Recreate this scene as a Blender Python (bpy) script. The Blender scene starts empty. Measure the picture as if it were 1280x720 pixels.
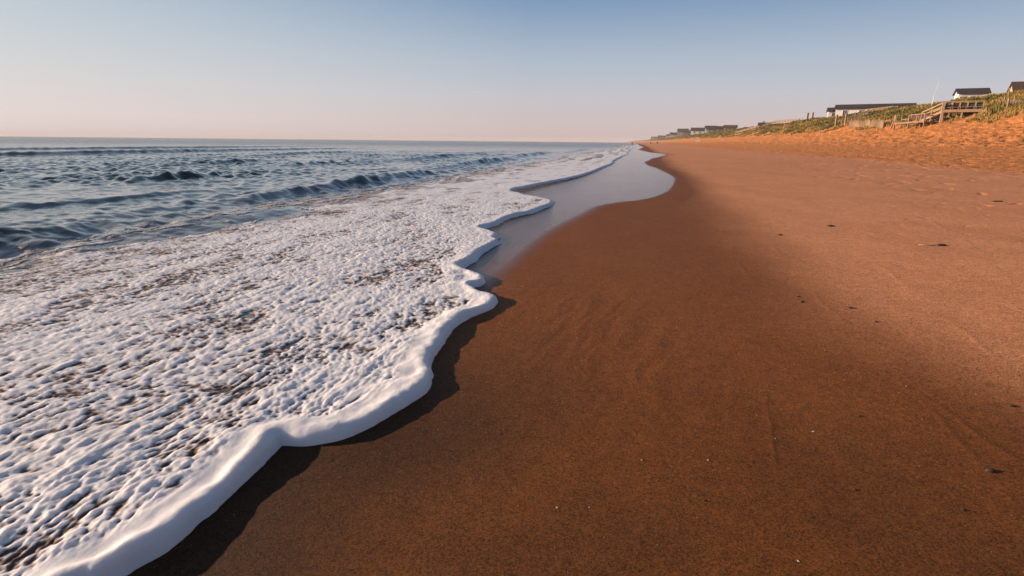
import bpy, bmesh, math, random
import numpy as np
from mathutils import Vector, Matrix

C = bpy.context.scene.collection
R_ = math.radians
# ------------------------------------------------------------------ camera
CAMH = 1.6
pit, rol = R_(14.48), R_(0.57)
fw = Vector((0, math.cos(pit), -math.sin(pit)))
rt = Vector((1, 0, 0)); up = rt.cross(fw)
r2 = rt*math.cos(rol) + up*math.sin(rol)
u2 = up*math.cos(rol) - rt*math.sin(rol)
cam = bpy.data.cameras.new('camera'); cam.sensor_width = 36; cam.lens = 20
cam.clip_start = 0.05; cam.clip_end = 60000
co = bpy.data.objects.new('camera', cam); C.objects.link(co)
M = Matrix((r2, u2, -fw)).transposed().to_4x4(); M.translation = Vector((0, 0, CAMH))
co.matrix_world = M
bpy.context.scene.camera = co
# ------------------------------------------------------------------ light
SUN_AZ, SUN_EL = R_(-80), R_(13)          # azimuth clockwise from +Y
w = bpy.data.worlds.new('World'); bpy.context.scene.world = w; w.use_nodes = True
nt = w.node_tree; nt.nodes.clear()
sky = nt.nodes.new('ShaderNodeTexSky'); sky.sky_type = 'NISHITA'; sky.sun_disc = False
sky.sun_elevation = SUN_EL; sky.sun_rotation = SUN_AZ
sky.altitude = 0; sky.air_density = 1.0; sky.dust_density = 1.2; sky.ozone_density = 2.0
# morning haze: the clear-sky model is blended with pale elevation ramps, whiter towards the sun
def lin(c): return tuple((((v/255)+.055)/1.055)**2.4/1.516*10 for v in c)+(1,)
gtc = nt.nodes.new('ShaderNodeTexCoord'); sep = nt.nodes.new('ShaderNodeSeparateXYZ'); nt.links.new(gtc.outputs['Generated'], sep.inputs[0])
def ramp(stops):
    r = nt.nodes.new('ShaderNodeValToRGB'); nt.links.new(sep.outputs[2], r.inputs[0]); e = r.color_ramp.elements
    while len(e) < len(stops): e.new(.5)
    for k, (p_, c_) in enumerate(stops): e[k].position = p_; e[k].color = lin(c_)
    return r
rc = ramp([(0, (209,188,188)), (.03, (209,193,194)), (.075, (197,197,205)), (.13, (176,188,204)), (.215, (124,154,188)), (.42, (88,116,152)), (1, (54,74,104))])
rl_ = ramp([(0, (226,213,214)), (.03, (228,217,219)), (.09, (215,214,215)), (.17, (196,205,212)), (.30, (160,180,200)), (.55, (104,128,156)), (1, (54,74,104))])
dp = nt.nodes.new('ShaderNodeVectorMath'); dp.operation = 'DOT_PRODUCT'; nt.links.new(gtc.outputs['Generated'], dp.inputs[0])
dp.inputs[1].default_value = (math.sin(SUN_AZ), math.cos(SUN_AZ), 0)
mr = nt.nodes.new('ShaderNodeMapRange'); nt.links.new(dp.outputs['Value'], mr.inputs[0]); mr.inputs[1].default_value = .15; mr.inputs[2].default_value = .85
haze_ = nt.nodes.new('ShaderNodeMix'); haze_.data_type = 'RGBA'
nt.links.new(mr.outputs[0], haze_.inputs[0]); nt.links.new(rc.outputs[0], haze_.inputs[6]); nt.links.new(rl_.outputs[0], haze_.inputs[7])
tint = nt.nodes.new('ShaderNodeMix'); tint.data_type = 'RGBA'; tint.inputs[0].default_value = .93
nt.links.new(haze_.outputs[2], tint.inputs[7])
bg = nt.nodes.new('ShaderNodeBackground'); bg.inputs[1].default_value = 0.10
wo = nt.nodes.new('ShaderNodeOutputWorld')
nt.links.new(sky.outputs[0], tint.inputs[6]); nt.links.new(tint.outputs[2], bg.inputs[0]); nt.links.new(bg.outputs[0], wo.inputs[0])
sl = bpy.data.lights.new('sun', 'SUN'); sl.energy = 5.0; sl.angle = R_(0.6); sl.color = (1.0, 0.74, 0.54)
so = bpy.data.objects.new('sun', sl); C.objects.link(so)
sd = Vector((math.sin(SUN_AZ)*math.cos(SUN_EL), math.cos(SUN_AZ)*math.cos(SUN_EL), math.sin(SUN_EL)))
so.rotation_euler = sd.to_track_quat('Z', 'Y').to_euler(); so.location = (-20, 5, 10)
vs = bpy.context.scene.view_settings
vs.view_transform = 'Standard'; vs.look = 'None'; vs.gamma = 1; vs.exposure = 0.6; vs.use_curve_mapping = False
cy = bpy.context.scene.cycles
cy.max_bounces = 5; cy.diffuse_bounces = 2; cy.glossy_bounces = 3; cy.caustics_reflective = False; cy.caustics_refractive = False

# ------------------------------------------------------------------ maths
A = R_(12.4); cA, sA = math.cos(A), math.sin(A)
def bend(s): s = np.maximum(s, 0); return np.where(s < 1500, 1.5e-5*s*s, 33.75+0.045*(s-1500))
def to_cs(x, y):                      # cross-shore (landward +) and along-shore metres
    s = x*sA+y*cA
    return x*cA-y*sA+bend(s), s
def to_xy(c, s):
    c = c-bend(np.asarray(s, float)); return float(c*cA+s*sA), float(-c*sA+s*cA)
_rng = np.random.RandomState(7)
_P = np.tile(_rng.permutation(256), 3)
_ga = _rng.rand(256)*2*np.pi; _gx, _gy = np.cos(_ga), np.sin(_ga)
def perlin(x, y):
    xi = np.floor(x).astype(np.int64); yi = np.floor(y).astype(np.int64)
    xf = x-xi; yf = y-yi; xi &= 255; yi &= 255
    u = xf*xf*xf*(xf*(xf*6-15)+10); v = yf*yf*yf*(yf*(yf*6-15)+10)
    def g(a, b, dx, dy):
        h = _P[_P[a]+b]; return _gx[h]*dx+_gy[h]*dy
    n0 = g(xi, yi, xf, yf); n1 = g(xi+1, yi, xf-1, yf)
    n2 = g(xi, yi+1, xf, yf-1); n3 = g(xi+1, yi+1, xf-1, yf-1)
    a = n0+u*(n1-n0); b = n2+u*(n3-n2)
    return (a+v*(b-a))*1.5
def fbm(x, y, o=4, g=0.5, l=2.03):
    r = 0; a = 1; t = 0
    for i in range(o):
        r = r+a*perlin(x+17.3*i, y+9.1*i); t += a; a *= g; x = x*l; y = y*l
    return r/t
def sst(a, b, x): t = np.clip((x-a)/(b-a), 0, 1); return t*t*(3-2*t)

# cross-shore profile of the beach
_cp = [-300, -100, -30, -10, -2, 0, 10, 17, 22, 27, 31, 36, 40, 46, 52, 58, 80, 120, 400, 3000]
_zp = [-6, -3, -1.5, -.5, -.04, .06, .45, .80, 1.1, 1.5, 2.0, 3.1, 4.2, 6.4, 8.6, 9.1, 9.3, 9.5, 8, 3]
_ct = np.arange(-60, 140, 0.25); _zt = np.interp(_ct, _cp, _zp)
_k = np.exp(-np.linspace(-2, 2, 17)**2); _k /= _k.sum()
_zt[8:-8] = np.convolve(_zt, _k, 'same')[8:-8]
def profile(c): return np.where((c > -55) & (c < 135), np.interp(c, _ct, _zt), np.interp(c, _cp, _zp))
def sand_z(x, y, c, s, fine=True):
    z = profile(c)
    dn = sst(36, 50, c)
    z = z+dn*(1.0*fbm(c/9, s/16, 3)+0.35*fbm(c/2.5+5, s/3.5, 3))*(1-0.5*sst(90, 140, c))
    z = z+0.25*sst(28, 34, c)*(1-sst(42, 50, c))*fbm(c/4, s/9+3, 2)
    if fine:
        dry = sst(24, 30, c)*(1-0.6*sst(42, 48, c))
        n = fbm(c/1.1, s/1.3+7, 3)
        z = z+dry*(0.32*np.minimum(n*1.3, 0.18)+0.10*fbm(c/.45, s/.5, 2))
        mid = (.25+.75*sst(12, 16, c))*sst(9.5, 12, c)*(1-sst(26, 30, c))
        z = z+mid*(0.13*np.minimum(fbm(c/.8, s/1.0+31, 3), 0.02)+.04*fbm(c/2.2, s/14, 2))
        # faint swash rills and packed undulation of the lower beach
        z = z-.030*sst(5, 9, c)*(1-sst(27, 31, c))*sst(.42, .62, perlin(c/.42+61, s/.55)+.25*fbm(c/6, s/11+4, 2))
        low = sst(-2.5, -1, c)*(1-sst(9, 14, c))
        z = z+low*(0.0035*fbm(x/.35, y/.6, 3)+0.006*fbm(x/1.6+4, y/2.6, 2))
        # backwash streaks fanning to the right of the foam
        ang = (x*0.80+y*0.6)
        wq = .09*fbm(x/.6+9, y/.6, 2); st = perlin((x*.93-y*.36+wq)/.13, (x*.36+y*.93)/.75)+.5*perlin((x*.93-y*.36+wq)/.06+5, (x*.36+y*.93)/.4)
        z = z+0.0046*st*np.exp(-((x-.75)/.65)**2-((y-4.6)/1.6)**2)
        # old wash lines: low curved ridges left by earlier swashes
        for c0, k1, k2, ph in ((1.30, .09, .0, 0), (.45, .16, .05, 2), (2.45, .03, .12, 4), (1.75, -.02, .2, 1), (4.6, .03, .5, 3), (6.9, .0, .7, 5)):
            cl = c0+k1*s+(.12+k2)*np.sin(s*.9/(1+.4*c0)+ph)+.05*perlin(s/.5+ph, s*0+ph*3.3)
            z = z+(.0018+.0005*c0)*np.exp(-((c-cl)/(.011+.005*c0))**2)*sst(-.25, .35, perlin(s/1.3+ph*7, s*0+ph))
        z = z+0.05*sst(2.2, 6, c)*(1-sst(13, 16, c))*np.minimum(fbm(x/.33+77, y/.33, 3)+.33, 0.0)
    return z
# swash front (c, s), traced as its real outline on the sand
front = [(-1.95,-300),(-1.9,-40),(-2.05,-12),(-1.8,-5),(-2.05,-2),(-1.95,.6),(-1.93,1.3),(-1.88,1.4),(-1.83,1.53),(-1.79,1.65),(-1.8,1.78),(-1.79,1.91),(-1.807,2.1),(-1.818,2.294),(-1.838,2.42),(-1.835,2.483),(-1.741,2.49),(-1.656,2.509),(-1.537,2.582),(-1.446,2.717),(-1.375,2.91),(-1.313,3.114),(-1.286,3.27),(-1.328,3.475),(-1.426,3.708),(-1.472,3.953),(-1.497,4.233),(-1.53,4.546),(-1.489,4.871),(-1.407,5.077),(-1.35,5.261),(-1.361,5.47),(-1.431,5.612),(-1.6,5.7),(-1.755,5.907),(-1.815,6.043),(-1.728,6.138),(-1.726,6.342),(-1.828,6.53),(-1.98,6.667),(-2.118,6.774),(-2.264,7.031),(-2.274,7.353),(-2.247,7.653),(-2.29,8.011),(-2.286,8.499),(-2.246,9.121),(-2.372,9.346),(-2.423,9.776),(-2.683,10.09),(-2.935,10.442),(-2.867,11.034),(-2.742,12.398),(-2.41,13.795),(-2.362,15.818),(-2.82,16.647),(-3.779,18.005),(-4.294,19.122),(-4.132,20.665),(-3.62,24.08),(-3.03,27.92),(-2.6,34.93),(-2.33,44.37),(-2.13,54.8),(-2.25,67.1),(-2.1,86.5),(-2.1,121.3),(-2.25,173),(-2.3,300),(-2.5,700),(-2.5,4000)]
film = [(-3.5,-300),(-3.5,-2),(-3.4,.8),(-3.1,2.2),(-2.2,3.4),(-1.52,4.3),(-1.42,5.2),(-1.5,6.8),(-1.5,8.6),(-1.41,10.6),(-1.04,13.3),(-.77,14.9),(.29,16.6),(.9,18.8),(1.21,21.5),(1.48,25),(1.48,28.3),(.99,36.5),(.45,44),(.77,53.3),(3.0,72),(3.09,80.6),(1.6,90),(1.2,97.1),(-.4,133.6),(1.2,195.3),(.2,306),(1,700),(1,4000)]
def catmull(pts, n=5, smax=32):
    out = []
    for i in range(len(pts)-1):
        p0 = pts[max(i-1, 0)]; p1 = pts[i]; p2 = pts[i+1]; p3 = pts[min(i+2, len(pts)-1)]
        if p1[1] > smax or p1[1] < .5: out.append(p1); continue
        for j in range(n):
            t = j/n
            out.append(tuple(.5*((2*p1[k])+(-p0[k]+p2[k])*t+(2*p0[k]-5*p1[k]+4*p2[k]-p3[k])*t*t+(-p0[k]+3*p1[k]-3*p2[k]+p3[k])*t**3) for k in (0, 1)))
    out.append(pts[-1]); return np.array(out)
FR = catmull(front); FL = catmull(film, 4, 60)
def sdist(c, s, PL):                  # + on the sea side
    c = c.ravel(); s = s.ravel(); best = np.full(c.shape, 1e18); par = np.zeros(c.shape, bool)
    order = np.argsort(s, kind='stable'); cs_, ss_ = c[order], s[order]
    bb = np.full(c.shape, 1e18); pp = np.zeros(c.shape, bool)
    for (ax, ay), (bx, by) in zip(PL[:-1], PL[1:]):
        # only points whose s is within reach of the segment
        reach = 3+0.2*max(abs(ay), abs(by)) if max(abs(ay), abs(by)) > 30 else 12
        lo = np.searchsorted(ss_, min(ay, by)-reach); hi = np.searchsorted(ss_, max(ay, by)+reach)
        if hi <= lo: continue
        px, py = cs_[lo:hi], ss_[lo:hi]
        dx, dy = bx-ax, by-ay; L = dx*dx+dy*dy
        t = np.clip(((px-ax)*dx+(py-ay)*dy)/L, 0, 1)
        q = (px-ax-t*dx)**2+(py-ay-t*dy)**2
        bb[lo:hi] = np.minimum(bb[lo:hi], q)
        cr = ((ay > py) != (by > py))
        if dy != 0:
            xi = ax+(py-ay)*dx/dy
            pp[lo:hi] ^= cr & (px < xi)
    best[order] = bb; par[order] = pp
    d = np.sqrt(np.minimum(best, 1e8)); return np.where(par, d, -d)

# sea surface ---------------------------------------------------------------
_wr = np.random.RandomState(11)
COMP = []
for i in range(72):
    lam = 0.13*(30**(i/71.0))*(0.9+.2*_wr.rand())
    th = _wr.normal(0, 0.85 if lam < 1.4 else .4)+(.6 if lam < 1.4 else .2)
    COMP.append((lam, th, _wr.rand()*6.28, (0.0080 if lam < .5 else .0108 if lam < 1.5 else 0.0016)*lam*(0.7+.6*_wr.rand())))
CREST = [(-9.3,5.5,-.30,.20,.85,4.0),(-7.9,10.6,-.1,.13,.55,2.4),(-10.1,18.5,.02,.22,.7,5.5),(-10.3,25,.0,.15,.7,4),(-18.3,20,.0,.25,.8,2.2),(-13.5,13,.1,.12,.6,3),
         (-51,45,-.02,.34,1.5,60),(-72,70,.03,.30,1.6,50),(-11.5,42,0,.25,.8,10),(-12.5,70,0,.32,.9,16),(-11,110,0,.3,1,25),(-19,55,0,.3,1,12),(-27,34,0,.22,1,6),(-36,60,0,.25,1.1,12)]
for i in range(60):
    c0 = -10-_wr.rand()**1.4*130; s0 = _wr.rand()**1.3*260-20
    CREST.append((c0, s0, _wr.normal(0, .08), .03+.08*_wr.rand(), .4+.4*_wr.rand(), 2+.05*abs(c0)+8*_wr.rand()))
def sea_waves(x, y, c, s, dr):
    z = np.zeros_like(c)
    wob = 0.6*fbm(c/5, s/5, 2)
    gust = np.clip(0.85+1.2*fbm(c/6+3, s/9, 3), .25, 1.5)*(.55+.45*sst(-10, -19, c))
    for lam, th, ph, a in COMP:
        k = 2*np.pi/lam
        fade = 1-sst(.22, .45, dr/lam)
        if lam > 1.8: f2 = 1
        else: f2 = gust
        z += a*f2*fade*(2*((np.sin(k*(c*np.cos(th)+s*np.sin(th))+ph+wob*2)+1)/2)**2.2-.7)
    for c0, s0, sl_, a, wd, ln in CREST:
        es = np.exp(-((s-s0)/ln)**2)
        m = es > .01
        if not m.any(): continue
        u = (c-c0-sl_*(s-s0))[m]+0.35*fbm(s[m]/2.5+c0, c[m]/4, 2)
        z[m] += a*es[m]*np.where(u > 0, np.exp(-(u/(wd*.55))**2), np.exp(-(u/(wd*1.5))**2))
    return z
def surf(x, y, c, s, d, dr, far=0):
    # water level: swell offshore, thin sheet over sand near the front
    ws = sand_z(x, y, c, s, False)+0.012+0.02*sst(0, 1.2, d)
    amp = 0.10+0.90*sst(-6.2, -9.6, c+0.8*fbm(c/3, s/4, 2))
    wv = sea_waves(x, y, c, s, dr)*amp*(1-sst(600, 2500, np.hypot(x, y)))
    lv = 0.0+wv
    k = .03; h = np.clip(.5+.5*(ws-lv)/k, 0, 1)
    W = lv+(ws-lv)*h+k*h*(1-h)
    drop = sst(0.13, 0.03, d)
    return W-drop*.06

# ------------------------------------------------------------------ meshes
def grid_obj(name, X, Y, Z, keep, mat, attrs):
    nr, nt_ = X.shape
    idx = np.arange(nr*nt_).reshape(nr, nt_)
    q = np.stack([idx[:-1, :-1], idx[:-1, 1:], idx[1:, 1:], idx[1:, :-1]], -1).reshape(-1, 4)
    k = keep.ravel()
    q = q[k[q].any(1)]
    used = np.zeros(nr*nt_, bool); used[q.ravel()] = True
    rem = np.cumsum(used)-1
    q = rem[q]
    P = np.stack([X.ravel()[used], Y.ravel()[used], Z.ravel()[used]], -1).astype(np.float32)
    me = bpy.data.meshes.new(name)
    me.vertices.add(len(P)); me.vertices.foreach_set('co', P.ravel())
    me.loops.add(q.size); me.loops.foreach_set('vertex_index', q[:, ::-1].ravel().astype(np.int32))
    me.polygons.add(len(q)); me.polygons.foreach_set('loop_start', np.arange(0, q.size, 4, dtype=np.int32))
    me.update(calc_edges=True)
    me.polygons.foreach_set('use_smooth', np.ones(len(q), bool))
    for an, av in attrs.items():
        a = me.attributes.new(an, 'FLOAT', 'POINT'); a.data.foreach_set('value', av.ravel()[used].astype(np.float32))
    me.materials.append(mat); me.validate(); me.update()
    o = bpy.data.objects.new(name, me); C.objects.link(o); return o
def th_arr(lo, hi, step=.105, dense=(-47, 47), coarse=2.0):
    a = [lo]
    while a[-1] < hi:
        t = a[-1]
        st = step if dense[0] <= t < dense[1] else min(coarse, step+0.06*(dense[0]-t if t < dense[0] else t-dense[1]))
        if t < dense[0] and t+st > dense[0]: st = dense[0]-t+1e-9
        a.append(t+st)
    return np.radians(np.array(a))
def r_arr(r0, r1, q=.9, rel=.009, far=400, frel=.035, mn=.003):
    a = [r0]
    while a[-1] < r1:
        r = a[-1]
        rl = rel if r < far else frel
        a.append(r+min(max(mn, r*r/(1.6*569)*q), rl*r))
    return np.array(a)
def polar(th, r):
    T, Rr = np.meshgrid(th, r); return Rr*np.sin(T), Rr*np.cos(T), Rr

# ------------------------------------------------------------------ material helpers
class NB:
    def __init__(s, name):
        s.m = bpy.data.materials.new(name); s.m.use_nodes = True; s.t = s.m.node_tree; s.n = s.t.nodes
        s.b = s.n['Principled BSDF']; s.tc = s.n.new('ShaderNodeTexCoord')
    def L(s, a, b): s.t.links.new(a, b)
    def attr(s, n):
        a = s.n.new('ShaderNodeAttribute'); a.attribute_name = n; return a.outputs['Fac']
    def noise(s, sc, det=3, rough=.55, scale3=None, rot=0, off=(0, 0, 0)):
        mp = s.n.new('ShaderNodeMapping'); s.L(s.tc.outputs['Object'], mp.inputs[0])
        mp.inputs['Rotation'].default_value = (0, 0, rot); mp.inputs['Location'].default_value = off
        if scale3: mp.inputs['Scale'].default_value = scale3
        mp.vector_type = 'TEXTURE' if False else 'POINT'
        x = s.n.new('ShaderNodeTexNoise'); x.inputs['Scale'].default_value = sc; x.inputs['Detail'].default_value = det
        x.inputs['Roughness'].default_value = rough; s.L(mp.outputs[0], x.inputs['Vector']); return x.outputs[0]
    def math(s, op, a, b=None, c=None, clamp=False):
        x = s.n.new('ShaderNodeMath'); x.operation = op; x.use_clamp = clamp
        for i, v in enumerate((a, b, c)):
            if v is None: continue
            if isinstance(v, (int, float)): x.inputs[i].default_value = v
            else: s.L(v, x.inputs[i])
        return x.outputs[0]
    def rng(s, v, a, b, c=0., d=1., smooth=True):
        x = s.n.new('ShaderNodeMapRange'); x.interpolation_type = 'SMOOTHSTEP' if smooth else 'LINEAR'
        s.L(v, x.inputs[0])
        for i, q in enumerate((a, b, c, d)): x.inputs[i+1].default_value = q
        return x.outputs[0]
    def mix(s, f, a, b, mode='MIX'):
        x = s.n.new('ShaderNodeMix'); x.data_type = 'RGBA'; x.blend_type = mode
        for i, v in ((0, f), (6, a), (7, b)):
            if isinstance(v, (int, float)): x.inputs[i].default_value = v
            elif isinstance(v, tuple): x.inputs[i].default_value = (*v, 1) if len(v) == 3 else v
            else: s.L(v, x.inputs[i])
        return x.outputs[2]
    def bump(s, h, strength=1., dist=.01, normal=None):
        x = s.n.new('ShaderNodeBump'); x.inputs['Distance'].default_value = dist
        if isinstance(strength, (int, float)): x.inputs['Strength'].default_value = strength
        else: s.L(strength, x.inputs['Strength'])
        s.L(h, x.inputs['Height'])
        if normal is not None: s.L(normal, x.inputs['Normal'])
        return x.outputs[0]
    def set(s, k, v):
        i = s.b.inputs[k]
        if isinstance(v, (int, float)): i.default_value = v
        elif isinstance(v, tuple): i.default_value = (*v, 1) if len(i.default_value) == 4 else v
        else: s.L(v, i)

# sand
m = NB('sand')
moist, filmA, veg, dryA = m.attr('moist'), m.attr('film'), m.attr('veg'), m.attr('dry')
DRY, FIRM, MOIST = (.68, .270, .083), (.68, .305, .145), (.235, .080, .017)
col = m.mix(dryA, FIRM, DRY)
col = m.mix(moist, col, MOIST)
n1 = m.noise(1.3, 4, .6); n2 = m.noise(110, 6, .95); n3 = m.noise(14, 4, .6); n4 = m.noise(420, 1, .5); n5 = m.noise(.9, 5, .65, scale3=(1, .22, 1), rot=R_(12))
col = m.mix(m.rng(n5, .40, .66, 0, .35), col, m.mix(1., col, (.74, .68, .62), 'MULTIPLY'))
col = m.mix(m.rng(n1, .3, .7, .0, .30), col, m.mix(1., col, (.78, .70, .62), 'MULTIPLY'))
col = m.mix(m.rng(n3, .3, .75, .0, .22), col, m.mix(1., col, (.7, .62, .55), 'MULTIPLY'))
def cells(sc):
    v = m.n.new('ShaderNodeTexVoronoi'); v.inputs['Scale'].default_value = sc; v.inputs['Randomness'].default_value = 1; m.L(m.tc.outputs['Object'], v.inputs['Vector'])
    q = m.n.new('ShaderNodeSeparateColor'); m.L(v.outputs['Color'], q.inputs[0]); return q.outputs[0]
v1, v2, v3 = cells(170), cells(60), cells(17)
gr = m.math('ADD', m.rng(v1, 0, 1, .50, 1.50, False), m.rng(v2, 0, 1, -.13, .13, False)); gr = m.math('ADD', gr, m.rng(v3, 0, 1, -.08, .08, False))
cc_ = m.n.new('ShaderNodeCombineColor'); [m.L(gr, cc_.inputs[k]) for k in range(3)]
col = m.mix(m.math('SUBTRACT', 1., m.math('MULTIPLY', filmA, .8)), col, m.mix(1., col, cc_.outputs[0], 'MULTIPLY'))
col = m.mix(m.rng(n2, .51, .60, 0, .25), col, m.mix(1., col, (.42, .36, .30), 'MULTIPLY'))
col = m.mix(m.rng(n2, .46, .38, 0, .25), col, m.mix(1., col, (1.75, 1.7, 1.5), 'MULTIPLY'))
col = m.mix(m.rng(n4, .68, .78, 0, .6), col, (.62, .42, .25))
vg = m.mix(m.rng(m.noise(.5, 4), .4, .6), (.12, .10, .025), (.30, .18, .06))
col = m.mix(veg, col, vg)
col = m.mix(m.attr('soaked_vignette'), col, m.mix(1., col, (.34, .42, .62), 'MULTIPLY'))  # darkens both the wet strip by the foam and the painted vignette
wet = m.mix(filmA, col, m.mix(1., col, (.50, .52, .55), 'MULTIPLY'))
m.set('Base Color', wet)
m.set('Roughness', m.math('SUBTRACT', m.math('SUBTRACT', .80, m.math('MULTIPLY', moist, .20)), m.math('MULTIPLY', filmA, .50)))
m.set('IOR', 1.40)
m.set('Specular IOR Level', m.math('ADD', m.rng(moist, 0, 1, .2, .12), m.math('MULTIPLY', filmA, .38)))
grit = m.math('ADD', m.math('ADD', m.noise(130, 6, .95), m.math('MULTIPLY', m.math('ADD', v1, v2), .22)), m.math('MULTIPLY', m.noise(40, 5, .8), .7))
rip = m.noise(5.0, 5, .7, scale3=(1, 7, 1), rot=R_(2))
lump = m.noise(7, 5, .6)
notf = m.math('SUBTRACT', 1., filmA)
b1 = m.bump(grit, m.math('MULTIPLY', notf, .9), .008)
b2 = m.bump(rip, m.math('MULTIPLY', filmA, .28), .03, b1)
b3 = m.bump(lump, m.math('MULTIPLY', dryA, .8), .10, b2)
b3 = m.bump(m.noise(1.5, 5, .65), m.math('MULTIPLY', dryA, .9), .42, b3)
b3 = m.bump(m.noise(22, 4, .6), m.math('MULTIPLY', notf, .35), .012, b3)
m.set('Normal', b3)
M_SAND = m.m
# water
m = NB('sea_water')
sh = m.attr('shallow')
wc = m.mix(sh, (.011, .034, .027), (.085, .066, .050))
mk = m.attr('milky'); wc = m.mix(m.math('MULTIPLY', mk, m.rng(m.noise(1.1, 5, .65, scale3=(1, .35, 1), rot=R_(12)), .36, .64)), wc, (.34, .35, .35))
m.set('Base Color', wc); m.set('IOR', 1.33); m.set('Specular IOR Level', .5); m.set('Roughness', m.rng(m.attr('dist'), 20, 250, .05, .20))
q1 = m.noise(5.5, 4, .6, scale3=(1, .45, 1), rot=R_(12)); q2 = m.noise(1.6, 4, .6, scale3=(1, .4, 1), rot=R_(25))
q3 = m.noise(.16, 5, .65, scale3=(1, .4, 1), rot=R_(14))
b1 = m.bump(q1, .35, .03); b2 = m.bump(q2, m.rng(m.attr('dist'), 12, 60, .1, .6), .16, b1)
b3 = m.bump(q3, m.rng(m.attr('dist'), 60, 250, 0, .8), 1.6, b2)
m.set('Normal', b3); M_WATER = m.m
# foam
m = NB('sea_foam')
cv = m.attr('cover')
fine = m.noise(60, 4, .6, scale3=(1, .6, 1), rot=R_(12))
cvn = m.math('ADD', cv, m.math('MULTIPLY', m.math('SUBTRACT', fine, .5), .35))
f = m.rng(cvn, .20, .62)
colf = m.mix(f, (.150, .088, .062), (.84, .82, .81))
m.set('Base Color', colf); m.set('Roughness', .6)
m.set('Specular IOR Level', m.rng(f, 0, 1, .12, .4))
m.set('Subsurface Weight', m.math('MULTIPLY', f, .85)); m.set('Subsurface Scale', .045); m.set('Subsurface Radius', (1., .9, .8))
bb = m.bump(m.noise(150, 4, .75), .55, .003)
bb2 = m.bump(m.noise(26, 3, .55, scale3=(1, .4, 1), rot=R_(12)), m.rng(m.attr('dist'), 3, 9, .1, .6), .025, bb)
m.set('Normal', bb2); M_FOAM = m.m

# ------------------------------------------------------------------ sand
def struct(o, kind='structure', label=None, cat=None):
    o['kind'] = kind
    if label: o['label'] = label
    if cat: o['category'] = cat
X, Y, Rr = polar(th_arr(-180, 180), r_arr(.15, 3200, .95, .0058, 300, .03, .0045))
c, s = to_cs(X, Y)
Z = sand_z(X, Y, c, s)
d = sdist(c, s, FR).reshape(X.shape)
jit = 0.4*sst(30, 60, s)*fbm(c/3, s/8, 3)
dfl = sdist(c+jit, s, FL).reshape(X.shape)
soft = np.where(s < 16, .42, .10+.002*s)
flm = sst(-.35, 1., dfl/soft)*sst(3.9, 7.5, s)
nr_ = 1-sst(2., 5.5, s)  # damp tone reaches further nearby, partly painting in the lens vignette
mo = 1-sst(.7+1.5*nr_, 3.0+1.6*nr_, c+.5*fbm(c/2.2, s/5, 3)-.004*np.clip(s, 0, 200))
soak_vignette = (1-sst(.15, 1.7, -d+.15*fbm(c/.6, s/.6, 2)))*(1-sst(2.2, 5.5, s))
soak_vignette = np.maximum(soak_vignette, (.42+.3*fbm(c/.8, s/.8, 2))*(1-sst(2.0, 4.2, s+.5*fbm(c, s, 2)))*(1-sst(3, 5, c)))  # lens vignette painted into the near sand colour, over the real wet strip
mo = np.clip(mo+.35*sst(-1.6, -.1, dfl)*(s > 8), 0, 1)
nv = fbm(c/5+11, s/7, 4)
vegm = sst(39.5, 44, c+5*nv)*sst(-.22, .10, nv+.28*sst(42, 49, c))
dr_ = sst(13.2, 15.2, c+1.1*fbm(c/4, s/9+2, 2))
Z = Z-0.02*sst(1.5, 4, d)
sand = grid_obj('beach_sand', X, Y, Z, d < 6, M_SAND, {'moist': mo, 'film': flm, 'veg': vegm, 'dry': dr_, 'soaked_vignette': soak_vignette})
struct(sand)
# ------------------------------------------------------------------ sea + foam
def seafield(th, r):
    X, Y, Rr = polar(th, r); c, s = to_cs(X, Y)
    jit = (.016*fbm(c/.12, s/.12, 3)*(1-sst(8, 20, s))+.9*sst(35, 60, s)*fbm(c/4, s/14, 3)+.12*sst(6, 12, s)*fbm(c/.5, s/.9, 3))
    d = sdist(c+jit, s, FR).reshape(X.shape)
    dr = np.minimum(np.maximum(.003, Rr*Rr/(1.6*569)*.9), .0055*Rr); dr = np.maximum(dr*.8, Rr*.0018)
    return X, Y, Rr, c, s, d, surf(X, Y, c, s, d, dr)
r1 = r_arr(.35, 330, .9, .0052, 1e9)
X, Y, Rr, c, s, d, W = seafield(th_arr(-180, 16.5), r1)
shal = sst(-11.5, -7.5, c+1.2*fbm(c/3, s/6, 3))
r2_ = r_arr(r1[-1], 5000, .9, .03, 0, .03); r2_[0] = r1[-1]
X2, Y2, Rr2, c2, s2, d2, W2 = seafield(th_arr(-180, 16.5), r2_)
Xa = np.vstack([X, X2[1:]]); Ya = np.vstack([Y, Y2[1:]]); Za = np.vstack([W, W2[1:]]); Da = np.vstack([d, d2[1:]])
Ra = np.vstack([Rr, Rr2[1:]])
ma = np.vstack([sst(-17, -9, c)*.5, sst(-17, -9, c2[1:])*.5])
sa = np.vstack([shal, sst(-11.5, -7.5, c2[1:])])
sea = grid_obj('sea_water', Xa, Ya, Za, Da > -.05, M_WATER, {'shallow': sa, 'dist': Ra, 'milky': ma})
struct(sea)
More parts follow.
